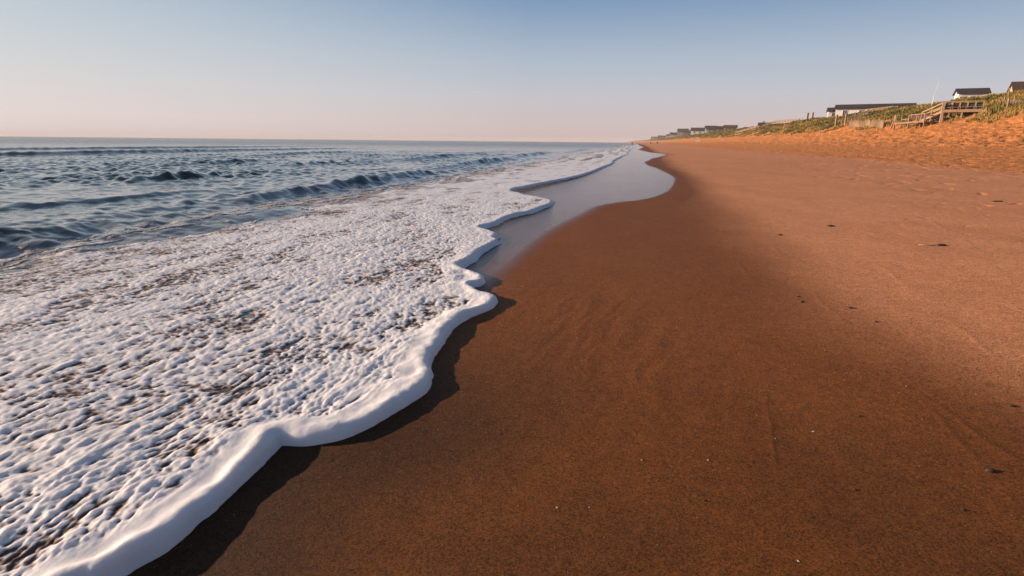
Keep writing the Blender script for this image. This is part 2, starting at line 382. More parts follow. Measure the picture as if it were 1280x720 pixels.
# foam sheet
km = (c > -16).any(1)
def foam_height(X, Y, Rr, c, s, d, W):
    rollH = .88*(.040*(1-sst(5.6, 9, s))+.012+.014*(1-sst(8, 20, s)))*(.9+.35*fbm(c/.5, s/.5+5, 2))
    rollW = (.145*(1+.9*fbm(c/.4+9, s/.45, 2))*(1+.5*np.exp(-((s-3.2)/.5)**2)))*(1+.35*sst(3, 6, s))
    rr_ = .092+.03*fbm(c/.3, s/.3, 2); rise = np.sqrt(np.clip(1-(1-np.clip(d, 0, None)/rr_).clip(0, 1)**2, 0, 1))
    roll = rollH*rise/(1+(np.maximum(d, 0)/rollW)**3)
    # billows on the roll
    roll = roll*(1+.24*fbm(c/.14, s/.17, 2)+.04*fbm(c/.04, s/.05, 2))
    roll = roll*(1-sst(40, 120, s)*.5)
    # streaky foam texture drawn out along the shore
    wx = c+.10*fbm(c/.6, s/.9, 2); wy = s+.2*fbm(c/.7+4, s/.8, 2)
    t1 = fbm(wx/.085, wy/.165, 3, .6)
    t2 = fbm(wx/.036+8, wy/.060, 2, .5)
    t3 = fbm(c/.8+2, s/1.5, 3)
    t4 = fbm(wx/.32+3, wy/.8, 2)
    inner = sst(.10, .30, d)
    fade_t = 1-sst(.25, .5, Rr*.0055/.24)
    cov = 1-sst(-5.4, -9.4, c+1.8*fbm(c/1.2, s/3, 4)+.0*s)
    cov = cov-.9*np.exp(-((c+7.6+.25*fbm(c, s/2, 2))/.5)**2)*sst(.0, .2, fbm(c/.5, s/2.5+9, 3)+.1)*(s < 12)
    tex = .0084*(1-.2*sst(3, 6, s))*(t1*fade_t+.55*t2*fade_t*(1-sst(.1, .3, Rr*.0055/.1))+.7*t4)
    pits = .50*t3
    val = .565+.10*sst(3.5, 8, s)+.72*t1*inner*fade_t+.58*t2*inner*fade_t+.36*t4*inner+.50*t3*inner
    val = val+.9*(1-inner)
    val = np.where(d > .0, val, 1)
    val = val*cov+(.55*(fbm(c/.22, s/.7, 4)+.25*fbm(c/1.2, s/4, 3))+.20)*(1-cov)*sst(-11.5, -8, c)
    val = val-.9*sst(28, 80, s)*sst(.5, 1.2, d)*sst(-.05, .35, fbm(c/1.3, s/16+2, 3)+.10*(-c-5)/4)
    edge = sst(-11.2, -9.6, c)
    val = val*edge-.3*(1-edge)
    fh = .004+.9*tex*inner+.012*np.clip(val, -.4, 1.1)*inner + roll*edge
    fh = fh-(.008+.010*sst(-5, -7, c))*sst(.22, -.1, val)-.06*sst(.35, .95, 1-cov)*sst(.34, .12, val)
    cut = np.where(d < 0, d*2.4, 0); cut = np.maximum(cut, -.05)
    return fh+cut, val
th2 = th_arr(-125, 15.2)
rr = r1[r1 < 320]
X, Y, Rr, c, s, d, W = seafield(th2, rr)
fh, val = foam_height(X, Y, Rr, c, s, d, W)
W0 = sand_z(X, Y, c, s, False)+.012
Wd = W+sst(0.13, 0.03, d)*.06
foam = grid_obj('sea_foam', X, Y, Wd+fh, (d > -.06) & (c > -11.3), M_FOAM, {'cover': val, 'dist': Rr})
foam['kind'] = 'stuff'; foam['label'] = 'white lacy sea foam with a thick rounded front edge washing over the sand'; foam['category'] = 'sea foam'
# ------------------------------------------------------------------ things: helpers
def simple(name, col, rough=.7, var=.25, sc=3., bump=0., stretch=None, spec=.3):
    m = NB(name)
    n = m.noise(sc, 4, .6, scale3=stretch)
    m.set('Base Color', m.mix(m.rng(n, .3, .7), tuple(v*(1-var) for v in col), tuple(min(1, v*(1+var)) for v in col)))
    m.set('Roughness', rough); m.set('Specular IOR Level', spec)
    if bump: m.set('Normal', m.bump(m.noise(sc*8, 3, .6), .6, bump))
    return m.m
M_WOOD = simple('weathered_wood', (.27, .17, .10), .8, .3, 2.5, .01, (1, 1, 4))
M_WOOD2 = simple('pale_timber', (.36, .24, .15), .8, .2, 2.5, .01, (1, 1, 4))
M_WHITE = simple('white_siding', (.78, .74, .70), .6, .06, .8, .01, (1, 1, 12))
M_BEIGE = simple('beige_siding', (.52, .38, .26), .7, .1, .8, .01, (1, 1, 12))
M_BROWNW = simple('brown_siding', (.26, .14, .08), .7, .15, .8, .01, (1, 1, 12))
M_GREY = simple('grey_siding', (.33, .31, .29), .7, .12, .8, .01, (1, 1, 12))
M_ROOF = simple('dark_shingle', (.045, .035, .032), .85, .3, 4, .01)
M_ROOFB = simple('brown_shingle', (.10, .055, .035), .85, .3, 4, .01)
M_GLASS = simple('window_glass', (.02, .025, .03), .12, .2, 1, spec=.6)
M_TRIM = simple('painted_trim', (.75, .72, .68), .5, .05, 2)
M_METAL = simple('pole_paint', (.75, .74, .72), .4, .05, 5)
M_DARK = simple('dark_stone', (.06, .042, .03), .6, .4, 60, .002)
M_SHELL = simple('shell_white', (.72, .60, .48), .45, .15, 90)
M_WEED = simple('dried_seaweed', (.075, .038, .02), .6, .4, 80, .002)
M_DRIFT = simple('driftwood', (.42, .24, .14), .8, .3, 30, .002)
M_SKIN = simple('skin', (.35, .20, .13), .5, .08, 5)
M_CLOTHD = simple('dark_cloth', (.02, .02, .03), .8, .2, 6)
M_CLOTHB = simple('blue_cloth', (.04, .06, .14), .8, .2, 6)
M_CLOTHR = simple('red_brown_cloth', (.20, .05, .03), .8, .2, 6)
M_HAIR = simple('hair', (.03, .018, .01), .6, .2, 20)
M_TENT = simple('tent_canvas', (.50, .38, .30), .7, .06, 2)

def ground(c, s):
    x, y = to_xy(c, s); return float(sand_z(np.array([x]), np.array([y]), np.array([c]), np.array([float(s)]))[0])
class MB:
    def __init__(self): self.bm = bmesh.new()
    def box(self, cx, cy, cz, sx, sy, sz, rot=None):
        r = bmesh.ops.create_cube(self.bm, size=1)['verts']
        M = Matrix.Translation((cx, cy, cz))
        if rot is not None: M = M @ rot
        bmesh.ops.transform(self.bm, matrix=M @ Matrix.Diagonal((sx, sy, sz, 1)), verts=r); return self
    def bar(self, a, b, w, h=None, sides=4):
        a, b = Vector(a), Vector(b); d = b-a; L = d.length; h = h or w
        q = d.to_track_quat('Z', 'Y').to_matrix().to_4x4()
        if sides == 4: r = bmesh.ops.create_cube(self.bm, size=1)['verts']
        else: r = bmesh.ops.create_cone(self.bm, segments=sides, radius1=.5, radius2=.42, depth=1, cap_ends=True)['verts']
        bmesh.ops.transform(self.bm, matrix=Matrix.Translation((a+b)/2) @ q @ Matrix.Diagonal((w, h, L, 1)), verts=r); return self
    def poly(self, vs, fs):
        v = [self.bm.verts.new(p) for p in vs]
        for f in fs: self.bm.faces.new([v[i] for i in f])
        return self
    def rock(self, c, r, seed, squash=(1, 1, .6), sub=2, amp=.25):
        v = bmesh.ops.create_icosphere(self.bm, subdivisions=sub, radius=1)['verts']
        rs = np.random.RandomState(seed); off = rs.rand(2)*50
        for q in v:
            n = perlin(np.array([q.co.x*1.3+off[0]]), np.array([q.co.y*1.3+q.co.z+off[1]]))[0]
            q.co *= 1+amp*n*1.5
            q.co = Vector((c[0]+q.co.x*r*squash[0], c[1]+q.co.y*r*squash[1], c[2]+q.co.z*r*squash[2]))
        return self
    def build(self, name, mat, parent=None, smooth=False, bevel=0):
        if bevel: bmesh.ops.bevel(self.bm, geom=self.bm.edges[:], offset=bevel, segments=1, affect='EDGES')
        bmesh.ops.recalc_face_normals(self.bm, faces=self.bm.faces[:])
        me = bpy.data.meshes.new(name); self.bm.to_mesh(me); self.bm.free(); me.materials.append(mat)
        if smooth: me.polygons.foreach_set('use_smooth', [True]*len(me.polygons))
        o = bpy.data.objects.new(name, me); C.objects.link(o)
        if parent: o.parent = parent
        return o
def tag(o, label, cat, group=None):
    o['label'] = label; o['category'] = cat
    if group: o['group'] = group
    return o
def empty(name, loc, rz, label, cat, group=None):
    o = bpy.data.objects.new(name, None); o.location = loc; o.rotation_euler = (0, 0, rz); o.empty_display_size = .2
    C.objects.link(o); return tag(o, label, cat, group)

# ------------------------------------------------------------------ houses
def window(root, x, z, w, h, face, off, mat_frame=None):
    """window lying in the wall plane: face 'f' = local -y wall, 'l' = local -x wall"""
    f = MB(); p = MB(); t = .12
    def put(mb, cx, cz, sx, sz, dep, o_):
        if face == 'f': mb.box(cx, off-o_, cz, sx, dep, sz)
        else: mb.box(off-o_, cx, cz, dep, sx, sz)
    for sgn in (-1, 1):
        put(f, x+sgn*(w/2+t/2), z, t, h+2*t, .12, .05); put(f, x, z+sgn*(h/2+t/2), w, t, .12, .05)
    put(f, x, z, .06, h, .08, .045)
    put(p, x, z, w, h, .04, .015)
    fo = f.build('window', mat_frame or M_TRIM, root); p.build('pane', M_GLASS, fo)
def house(label, x, y, base, yaw, L, W, eave, ridge, wall, roof, wins=(), lwins=(), door=None, chimney=None, group=None, over=.5, deck=False, cat='house'):
    root = empty('beach_house', (x, y, base), yaw, label, cat, group)
    m = MB(); a, b = L/2, W/2
    m.poly([(-a,-b,-1.5),(a,-b,-1.5),(a,b,-1.5),(-a,b,-1.5),(-a,-b,eave),(a,-b,eave),(a,b,eave),(-a,b,eave),(-a,0,ridge-.12),(a,0,ridge-.12)],
           [(0,1,5,4),(2,3,7,6),(0,4,8,7,3),(1,2,6,9,5)])
    m.build('wall', wall, root)
    r = MB(); t = .22; sl = (ridge-eave)/b
    ex = b+over; ez = eave-over*sl; A2 = a+over
    for sgn in (-1, 1):
        r.poly([(-A2,0,ridge),(A2,0,ridge),(A2,sgn*ex,ez),(-A2,sgn*ex,ez),(-A2,0,ridge+t),(A2,0,ridge+t),(A2,sgn*ex,ez+t),(-A2,sgn*ex,ez+t)],
               [(0,1,2,3),(4,5,6,7),(2,3,7,6),(0,3,7,4),(1,2,6,5)])
    ro = r.build('roof', roof, root)
    if chimney is not None:
        MB().box(chimney, b*.4, ridge+.3, .8, .8, 1.6).build('chimney', M_BEIGE, ro)
    for wx, wz, ww, wh in wins: window(root, wx, wz, ww, wh, 'f', -b)
    for wx, wz, ww, wh in lwins: window(root, wx, wz, ww, wh, 'l', -a)
    if door: MB().box(door[0], -b-.04, door[2]/2+door[3], door[1], .1, door[2]).build('door', M_GLASS if len(door) < 5 else M_BROWNW, root)
    if deck:
        d = MB(); d.box(0, -b-1.2, eave*.45, L, 2.3, .18)
        for k in range(5): d.box(-a+.1+k*(L-.2)/4, -b-2.25, eave*.45+.5, .12, .12, 1.1)
        d.box(0, -b-2.25, eave*.45+1.06, L, .1, .1).build('balcony', M_WOOD2, root)
        for k in range(3): MB().box(-a+.3+k*(L-.6)/2, -b-2.2, eave*.2-1, .22, .22, eave*.45+2).build('post', M_WOOD2, root)
    return root
x, y = to_xy(84, 157)
rt_ = house('steep roofed house at the far right edge with its pale gable end sunlit', x+4.0, y, 9.4, R_(-21), 12, 7.4, 1.6, 6.2, M_BEIGE, M_ROOFB,
      wins=[], lwins=[(-1.0, 3.2, .8, .9), (1.0, 3.2, .8, .9), (0, 1.0, 1.5, 1.0)], over=.35)
dm = MB(); dm.box(-.2, -2.9, 2.9, 2.4, 2.4, 2.8).build('dormer', M_WHITE, rt_); 
dm2 = MB(); dm2.box(-.2, -3.0, 4.37, 2.8, 2.8, .14).build('dormer_roof', M_ROOFB, rt_)
x, y = to_xy(85, 182)
house('small white house with dark gabled roof standing above the wooden dune deck', x, y, 10.0, R_(-27), 6.3, 5.2, 4.95, 6.15, M_WHITE, M_ROOF,
      wins=[(-2.2, 3.7, 1.1, .8), (0, 3.7, 1.2, .8), (2.3, 3.7, 1.1, .8), (-2, 1.4, 1.1, 1.0), (1.8, 1.4, 1.1, 1.0)], lwins=[(0, 3.6, .9, .9)], over=.45)
x, y = to_xy(70.5, 206)
house('long low white house with a flat looking dark roof on the dune crest', x, y, 9.6, R_(-33), 20.5, 7, 2.9, 4.1, M_WHITE, M_ROOF,
      wins=[(-7.6, 1.35, 1.1, 2.0), (-3.2, 1.35, 1.1, 2.0), (2.2, 1.6, 1.8, 1.1), (7, 1.6, 1.8, 1.1)], lwins=[(0, 1.6, 1.2, 1.0)], over=.5)
x, y = to_xy(66, 226)
house('tiny white house with dark roof and chimney just left of the long white house', x, y, 9.6, R_(-24), 5.6, 4.5, 3.0, 4.15, M_WHITE, M_ROOF,
      wins=[(-1.2, 1.9, .9, 1.0), (1.2, 1.9, .9, 1.0)], lwins=[(0, 1.8, .9, 1)], chimney=1.2, over=.4)
x, y = to_xy(52, 279)
house('low brown timber building dug into the dune below the black roofed house', x, y, 5.4, R_(-20), 8.0, 5, 2.6, 3.4, M_BROWNW, M_WOOD,
      wins=[(-2.2, 1.3, 1.0, .8), (0, 1.3, 1.0, .8), (2.2, 1.3, 1.0, .8)], over=.2, cat='building')
x, y = to_xy(66, 334)
house('brown house with black roof and a thin chimney behind the low timber building', x, y, 9.0, R_(-20), 9.5, 6, 1.9, 3.2, M_BROWNW, M_ROOF, chimney=-2.5, wins=[(1, 1.0, 1.2, .8)])
# distant houses along the crest, right to left
far = [(917,436,62,8,6,3.4,4.9,M_BEIGE,M_ROOFB,'beige far house with brown roof, the rightmost of the distant row'),
 (904,468,62,10,7,3.6,5.0,M_BROWNW,M_ROOF,'dark brown far house with black roof, second from right in the distant row'),
 (893,506,60,11,7,3.8,5.4,M_GREY,M_ROOF,'wide grey far house with black roof, third from right in the distant row'),
 (884,560,64,9,8,6.0,7.8,M_WHITE,M_ROOF,'white far house with black roof standing beside a wider white one'),
 (873,625,62,17,9,5.0,7.6,M_WHITE,M_ROOF,'wide white far house under a long black roof above the pale beach tent'),
 (863,700,58,12,8,4.5,6.6,M_BROWNW,M_ROOFB,'low brown far house with brown roof between two black roofed houses'),
 (853,822,62,13,10,7.5,11.0,M_GREY,M_ROOF,'tall grey far house with black roof, highest in the distant row'),
 (846,912,58,12,9,5,7.5,M_BEIGE,M_ROOF,'beige far house with black roof just left of the tallest one'),
 (838,1037,62,13,9,4.0,6.5,M_WHITE,M_ROOFB,'white far house with brown roof near the hazy end of the beach'),
 (828,1235,62,18,10,4.5,6.5,M_BROWNW,M_ROOFB,'long brown far house, second from the hazy end of the beach'),
 (818,1500,62,16,10,4.5,6.5,M_BEIGE,M_ROOFB,'smallest far house, where the dunes meet the horizon')]
for px_, s_, c_, L, W, e_, r_, wl, rf, lab in far:
    x, y = to_xy(c_, s_)
    house(lab, x, y, 8.8, R_(-22), L, W, e_, r_, wl, rf, wins=[(-L*.3, e_*.6, 1.4, 1.3), (0, e_*.6, 1.4, 1.3), (L*.3, e_*.6, 1.4, 1.3)], group='distant houses along the dune crest', over=.7)

# ------------------------------------------------------------------ walkways, decks, fences
def walkway(name, label, cat, pts, width=1.5, rail=1.0, mat=None, step=2.4, group=None, lw=.13):
    """raised timber walk along (c, s, z) points, with posts to the ground, rails on both sides"""
    mat = mat or M_WOOD2
    P = []
    for c_, s_, z_ in pts: x_, y_ = to_xy(c_, s_); P.append(Vector((x_, y_, z_)))
    o0 = P[0].copy(); gz = ground(*pts[0][:2]); o0.z = gz
    root = empty(name, o0, 0, label, cat, group)
    deck, rails = MB(), MB(); posts = []
    for a, b in zip(P[:-1], P[1:]):
        d = b-a; L = d.length; n = Vector((-d.y, d.x, 0)).normalized()*width/2
        slope = abs(d.z)/max(.01, math.hypot(d.x, d.y))
        k = max(2, int(L/.35))
        if slope > .25:                                   # stairs: single treads and two stringers
            for i in range(k+1):
                q = a+d*(i/k)-o0; ang = math.atan2(d.y, d.x)
                deck.box(q.x, q.y, q.z, .32, width, .06, Matrix.Rotation(ang, 4, 'Z'))
        else:
            deck.bar(a-o0, b-o0, width, .10) if abs(d.z) < 1e-3 else None
            if abs(d.z) >= 1e-3:
                for i in range(k+1):
                    q = a+d*(i/k)-o0; deck.box(q.x, q.y, q.z, .36, width, .07, Matrix.Rotation(math.atan2(d.y, d.x), 4, 'Z'))
        for sg in (-1, 1):
            deck.bar(a-o0+n*sg-Vector((0, 0, .15)), b-o0+n*sg-Vector((0, 0, .15)), .09, .28)
            rails.bar(a-o0+n*sg+Vector((0, 0, rail)), b-o0+n*sg+Vector((0, 0, rail)), lw, lw)
            rails.bar(a-o0+n*sg+Vector((0, 0, rail*.55)), b-o0+n*sg+Vector((0, 0, rail*.55)), lw*.7, lw*.7)
            m_ = max(1, int(round(L/step)))
            for i in range(m_+1):
                q = a+d*(i/m_)+n*sg
                if any((q-z).length < .7 for z in posts): continue
                posts.append(q.copy())
    deck.build('walk_deck', mat, root); rails.build('handrail', mat, root)
    for q in posts:
        cc, ss = to_cs(np.array([q.x]), np.array([q.y])); g = float(sand_z(np.array([q.x]), np.array([q.y]), cc, ss)[0])
        MB().bar((q.x-o0.x, q.y-o0.y, g-.4-o0.z), (q.x-o0.x, q.y-o0.y, q.z+rail+.08-o0.z), .15).build('post', mat, root)
    return root
walkway('dune_stairs', 'timber stairs with handrails leading down from the raised dune deck', 'stairs', [(41.9, 95.6, 6.35), (40.7, 98.6, 5.2)], 1.6, 1.05, M_WOOD2, 1.4, lw=.18)
walkway('beach_stairs', 'pale timber stairs and railing climbing the grassy dune behind the slatted fence', 'stairs',
        [(43.6, 143.5, ground(43.6, 143.5)+.4), (46.5, 149, 6.7), (50.5, 153, 8.5), (54, 146, 8.9)], 1.3, .9, M_WOOD2, 2.6, lw=.09)
walkway('dune_boardwalk', 'level boardwalk with long thin handrails crossing the dune crest left of the white houses', 'boardwalk',
        [(53.0, 281, 8.4), (56, 274, 10.2), (56.3, 254, 10.0), (56.6, 234, 9.6)], 1.3, .95, M_WOOD2, 4, lw=.10)
walkway('crest_boardwalk', 'short pale boardwalk on the crest beside the steep roofed house', 'boardwalk', [(59.5, 126, 9.5), (63, 119.5, 9.8)], 1.3, .9, M_WOOD2, 3, lw=.09)
walkway('far_beach_stairs', 'small timber beach stairs at the dune foot before the low brown building', 'stairs', [(42.2, 281, ground(42.2, 281)+.5), (44.5, 277, 6.2), (49, 271, 7.8)], 1.6, 1.1, M_WOOD2, 2, lw=.2)

# raised deck with benches, its long side turned towards the beach
gz = ground(43.3, 94.4); ox, oy = to_xy(43.3, 94.4); O = Vector((ox, oy, gz))
root = empty('raised_deck', O, R_(52), 'raised timber deck with dark bench backs standing on legs in the dune grass', 'deck')
pz = 6.35-gz; DL = 4.5          # local +y runs along the deck, +x away from the beach
MB().box(0, 0, pz, 3.0, DL, .12).box(-1.5, 0, pz-.16, .1, DL, .30).box(1.5, 0, pz-.16, .1, DL, .30).box(0, -DL/2, pz-.16, 3.0, .1, .30).build('platform', M_WOOD2, root)
for yy in (-DL/2+.1, 0, DL/2-.1):
    for xx in (-1.4, 1.4):
        MB().bar((xx, yy, -1.8), (xx, yy, pz-.1), .2).build('leg', M_WOOD2, root)
for i in range(6):
    yy = -DL/2+.1+i*(DL-.2)/5
    MB().bar((.55, yy, pz), (.95, yy, pz+1.25), .17).build('rail_post', M_WOOD2, root)
MB().box(.95, 0, pz+1.24, .2, DL, .1).build('handrail', M_WOOD2, root)
for xx in (-1.4, 1.4): MB().bar((xx, DL/2-.1, pz), (xx, DL/2-.1, pz+1.1), .17).build('rail_post', M_WOOD2, root)
for i in range(5):
    yy = -DL/2+.1+(i+.5)*(DL-.2)/5
    MB().box(.3, yy, pz+.45, .5, .74, .07).box(.1, yy-.3, pz+.22, .09, .09, .44).box(.1, yy+.3, pz+.22, .09, .09, .44).build('bench_seat', M_WOOD, root)
    MB().box(.80, yy, pz+.66, .05, .68, .42, Matrix.Rotation(R_(16), 4, 'Y')).build('backrest', M_ROOF, root)
    MB().box(1.46, yy, pz+.55, .05, .74, 1.0).build('wind_screen', M_ROOFB, root)
# low landing at the dune foot
ox, oy = to_xy(40.6, 101.0); gz = ground(40.6, 101.0); O = Vector((ox, oy, gz))
root = empty('beach_landing', O, -A, 'low weathered timber landing at the dune foot below the deck stairs', 'deck')
MB().box(0, 0, .55, 2.4, 10.4, .12).box(-1.2, 0, .6, .08, 10.4, .26).build('platform', M_WOOD, root)
for i, yy in enumerate((-5.1, -2.6, 0, 2.6, 5.1)):
    for xx in (-1.15, 1.15):
        MB().bar((xx, yy, -1), (xx+(.0), yy, 1.75 if i != 4 else 2.0), .2 if i in (2, 4) else .15).build('post', M_WOOD2, root)
MB().box(-1.15, -2.5, 1.7, .12, 5.2, .1).box(-1.15, 1.3, 1.15, .08, 2.4, .1).build('handrail', M_WOOD2, root)
MB().box(1.15, 0, 1.5, .06, 10.2, .55).build('side_panel', M_ROOFB, root)
MB().bar((-1.15, 5.1, 1.95), (-1.2, 4.0, .2), .16).bar((-1.15, 5.1, 1.95), (-1.2, 6.1, -.1), .16).build('brace', M_WOOD2, root)
MB().box(-1.7, -3.8, .2, .9, 1.6, .1).box(-1.45, -3.8, .45, .5, 1.6, .1).build('step', M_WOOD, root)

def slat_fence(label, c0, s0, c1, s1, h, lean, seed, gap=.13, group=None, step=2.6):
    rs = np.random.RandomState(seed); n = int((abs(s1-s0))/gap)
    x0, y0 = to_xy(c0, s0); g0 = ground(c0, s0)
    root = empty('sand_fence', (x0, y0, g0), 0, label, 'fence', group); sl_ = MB(); k = 0; wires = []
    for i in range(n):
        t = i/n; c_, s_ = c0+(c1-c0)*t+.12*math.sin(i*.11), s0+(s1-s0)*t; x_, y_ = to_xy(c_, s_); g = ground(c_, s_)
        hh = h*(.86+.2*rs.rand())
        if rs.rand() < .06: continue
        lx, ly = lean*math.sin(i*.05)+rs.normal(0, .03), rs.normal(0, .03)
        sl_.box(x_-x0, y_-y0, g-g0+hh/2-.15, .035, .075, hh+.3, Matrix.Rotation(lx, 4, 'Y')@Matrix.Rotation(ly, 4, 'X')@Matrix.Rotation(-A, 4, 'Z'))
        if i % int(step/gap) == 0:
            MB().bar((x_-x0+.07, y_-y0, g-g0-.4), (x_-x0+.07+lx*.6, y_-y0, g-g0+h+.25), .11).build('post', M_WOOD2, root)
            wires.append((x_-x0+.04, y_-y0, g-g0))
    sl_.build('slat_panel', M_WOOD2, root)
    wm = MB()
    for a, b in zip(wires[:-1], wires[1:]):
        for z_ in (.3, h*.75): wm.bar((a[0], a[1], a[2]+z_), (b[0], b[1], b[2]+z_), .02)
    if len(wires) > 1: wm.build('wire', M_WOOD, root)
slat_fence('pale slatted sand fence along the dune foot between tall posts and the low landing', 41.3, 115.8, 41.8, 135, 1.35, .12, 3)
slat_fence('broken slatted fence in the grass at the far right of the dune', 45.5, 74, 46.3, 93, 1.0, .15, 5, gap=.30)
def post(label, c_, s_, h, w_=.22, lean=(0, 0), cap=True, group='single timber posts on the dune'):
    x_, y_ = to_xy(c_, s_); g = ground(c_, s_)
    m_ = MB().bar((0, 0, -.6), (lean[0], lean[1], h), w_)
    if cap: m_.box(lean[0], lean[1], h+.03, w_*1.25, w_*1.25, .08)
    o = m_.build('wooden_post', M_WOOD2, bevel=.012); o.location = (x_, y_, g); tag(o, label, 'post', group)
post('tall square timber post nearest the left end of the slatted fence', 43, 141.3, 2.6, .28)
post('tall square timber post, second left of the slatted fence', 42.6, 146.2, 2.7, .32)
post('single thin pale post at the dune foot left of the tiny white house', 43.6, 199, 2.3, .24)
post('stout dark topped post on the crest, left one of two close together', 52, 207.5, 2.3, .5)
post('stout dark topped post on the crest, right one of two close together', 52.3, 203.0, 2.2, .45)
post('short post in the grass right of the raised deck', 44.5, 86.5, 1.6, .14)
post('thin post on the crest between the deck and the steep roofed house', 50.5, 98.5, 1.5, .12)
# leaning pole
x_, y_ = to_xy(49.8, 119.6); g = ground(49.8, 119.6)
root = empty('flag_pole', (x_, y_, g), 0, 'thin white pole leaning right above the dune grass left of the deck', 'pole')
MB().bar((0, 0, -.8), (.32, 0, 2.7), .16, sides=10).build('pole_base', M_METAL, root, True)
MB().bar((.32, 0, 2.7), (.75, 0, 5.2), .07, sides=8).build('upper_pole', M_METAL, root, True)
MB().rock((.76, 0, 5.25), .07, 1, (1, 1, 1), 1, 0).build('finial', M_METAL, root, True)
# tent
x_, y_ = to_xy(31.5, 340); g = ground(31.5, 340)
root = empty('beach_tent', (x_, y_, g), R_(-30), 'small pale beach tent pitched on the sand below the distant houses', 'tent')
MB().poly([(-1.8,-1.2,0),(1.8,-1.2,0),(1.8,1.2,0),(-1.8,1.2,0),(-1.2,0,1.5),(1.0,0,1.3)], [(0,1,5,4),(2,3,4,5),(1,2,5)]).build('canopy', M_TENT, root)
MB().bar((-1.2, 0, 0), (-1.2, 0, 1.5), .07).bar((-1.8, -1.2, 0), (-1.2, 0, 1.5), .06).bar((-1.8, 1.2, 0), (-1.2, 0, 1.5), .06).build('tent_pole', M_WOOD, root)

# ------------------------------------------------------------------ people (tiny, far down the beach)
def person(label, c_, s_, z_, yaw, top, legs, pose=0.12, h=1.75):
    x_, y_ = to_xy(c_, s_)
    J = dict(pel=(0,0,.93), spi=(0,.01,1.12), che=(0,0,1.33), nec=(0,0,1.50), hea=(0,-.02,1.58), cro=(0,-.02,1.70),
             lh=(-.10,0,.88), lk=(-.11,-pose,.48), la=(-.11,pose*.8,.06), lt=(-.12,pose*.8-.17,.03), rh=(.10,0,.88), rk=(.11,pose*.5,.48), ra=(.12,pose*1.3,.06), rtt=(.13,pose*1.3-.17,.03),
             ls=(-.19,0,1.42), le=(-.26,.03,1.14), lw=(-.27,-.05,.88), lhd=(-.27,-.08,.78), rs=(.19,0,1.42), re=(.26,.03,1.14), rw=(.27,-.08,.90), rhd=(.27,-.12,.80))
    Rd = dict(pel=.145, spi=.125, che=.15, nec=.06, hea=.085, cro=.085, lh=.095, lk=.062, la=.042, lt=.035, rh=.095, rk=.062, ra=.042, rtt=.035,
              ls=.07, le=.045, lw=.032, lhd=.035, rs=.07, re=.045, rw=.032, rhd=.035)
    E = [('pel','spi'),('spi','che'),('che','nec'),('nec','hea'),('hea','cro'),('pel','lh'),('lh','lk'),('lk','la'),('la','lt'),('pel','rh'),('rh','rk'),('rk','ra'),('ra','rtt'),
         ('che','ls'),('ls','le'),('le','lw'),('lw','lhd'),('che','rs'),('rs','re'),('re','rw'),('rw','rhd')]
    def skin(nm, keys, mat, grow=0, parent=None, sub=1):
        ks = [k for k in J if k in keys]; ix = {k: i for i, k in enumerate(ks)}
        me = bpy.data.meshes.new(nm); me.from_pydata([J[k] for k in ks], [(ix[a], ix[b]) for a, b in E if a in ix and b in ix], [])
        bm = bmesh.new(); bm.from_mesh(me); sk = bm.verts.layers.skin.verify(); bm.verts.ensure_lookup_table()
        for k in ks:
            q = bm.verts[ix[k]][sk]; q.radius = (Rd[k]+grow,)*2; q.use_root = (k == ks[0])
        bm.to_mesh(me); bm.free()
        o = bpy.data.objects.new(nm, me); C.objects.link(o)
        o.modifiers.new('skin', 'SKIN'); ss = o.modifiers.new('sub', 'SUBSURF'); ss.levels = ss.render_levels = sub
        bpy.context.view_layer.update(); dg = bpy.context.evaluated_depsgraph_get()
        nme = bpy.data.meshes.new_from_object(o.evaluated_get(dg)); o.modifiers.clear(); o.data = nme; nme.name = nm
        nme.materials.clear(); nme.materials.append(mat); nme.polygons.foreach_set('use_smooth', [True]*len(nme.polygons))
        if parent: o.parent = parent
        return o
    body = skin('person', set(J), M_SKIN); body.location = (x_, y_, z_); body.rotation_euler = (0, 0, yaw)
    body.scale = (h/1.78,)*3
    tag(body, label, 'person', None)
    if top: skin('shirt', {'pel','spi','che','ls','le','rs','re'}, top, .018, body)
    skin('shorts', {'pel','lh','rh','lk','rk'}, legs, .02, body)
    MB().rock((0, .012, 1.70), .105, 4, (1, 1.05, .85), 2, .08).build('hair', M_HAIR, body, True)
person('person in dark clothes wading in the shallow white water at the far shoreline', -3.3, 250, -.02, R_(160), M_CLOTHD, M_CLOTHD)
person('thin dark clothed person walking on the far sand, left of the stockier one', 5.8, 322, ground(5.8, 322), R_(10), M_CLOTHB, M_CLOTHD, .16)
person('stockier person in reddish top and dark shorts on the far sand', 9.0, 318, ground(9.0, 318), R_(190), M_CLOTHR, M_CLOTHD, .05, 1.82)

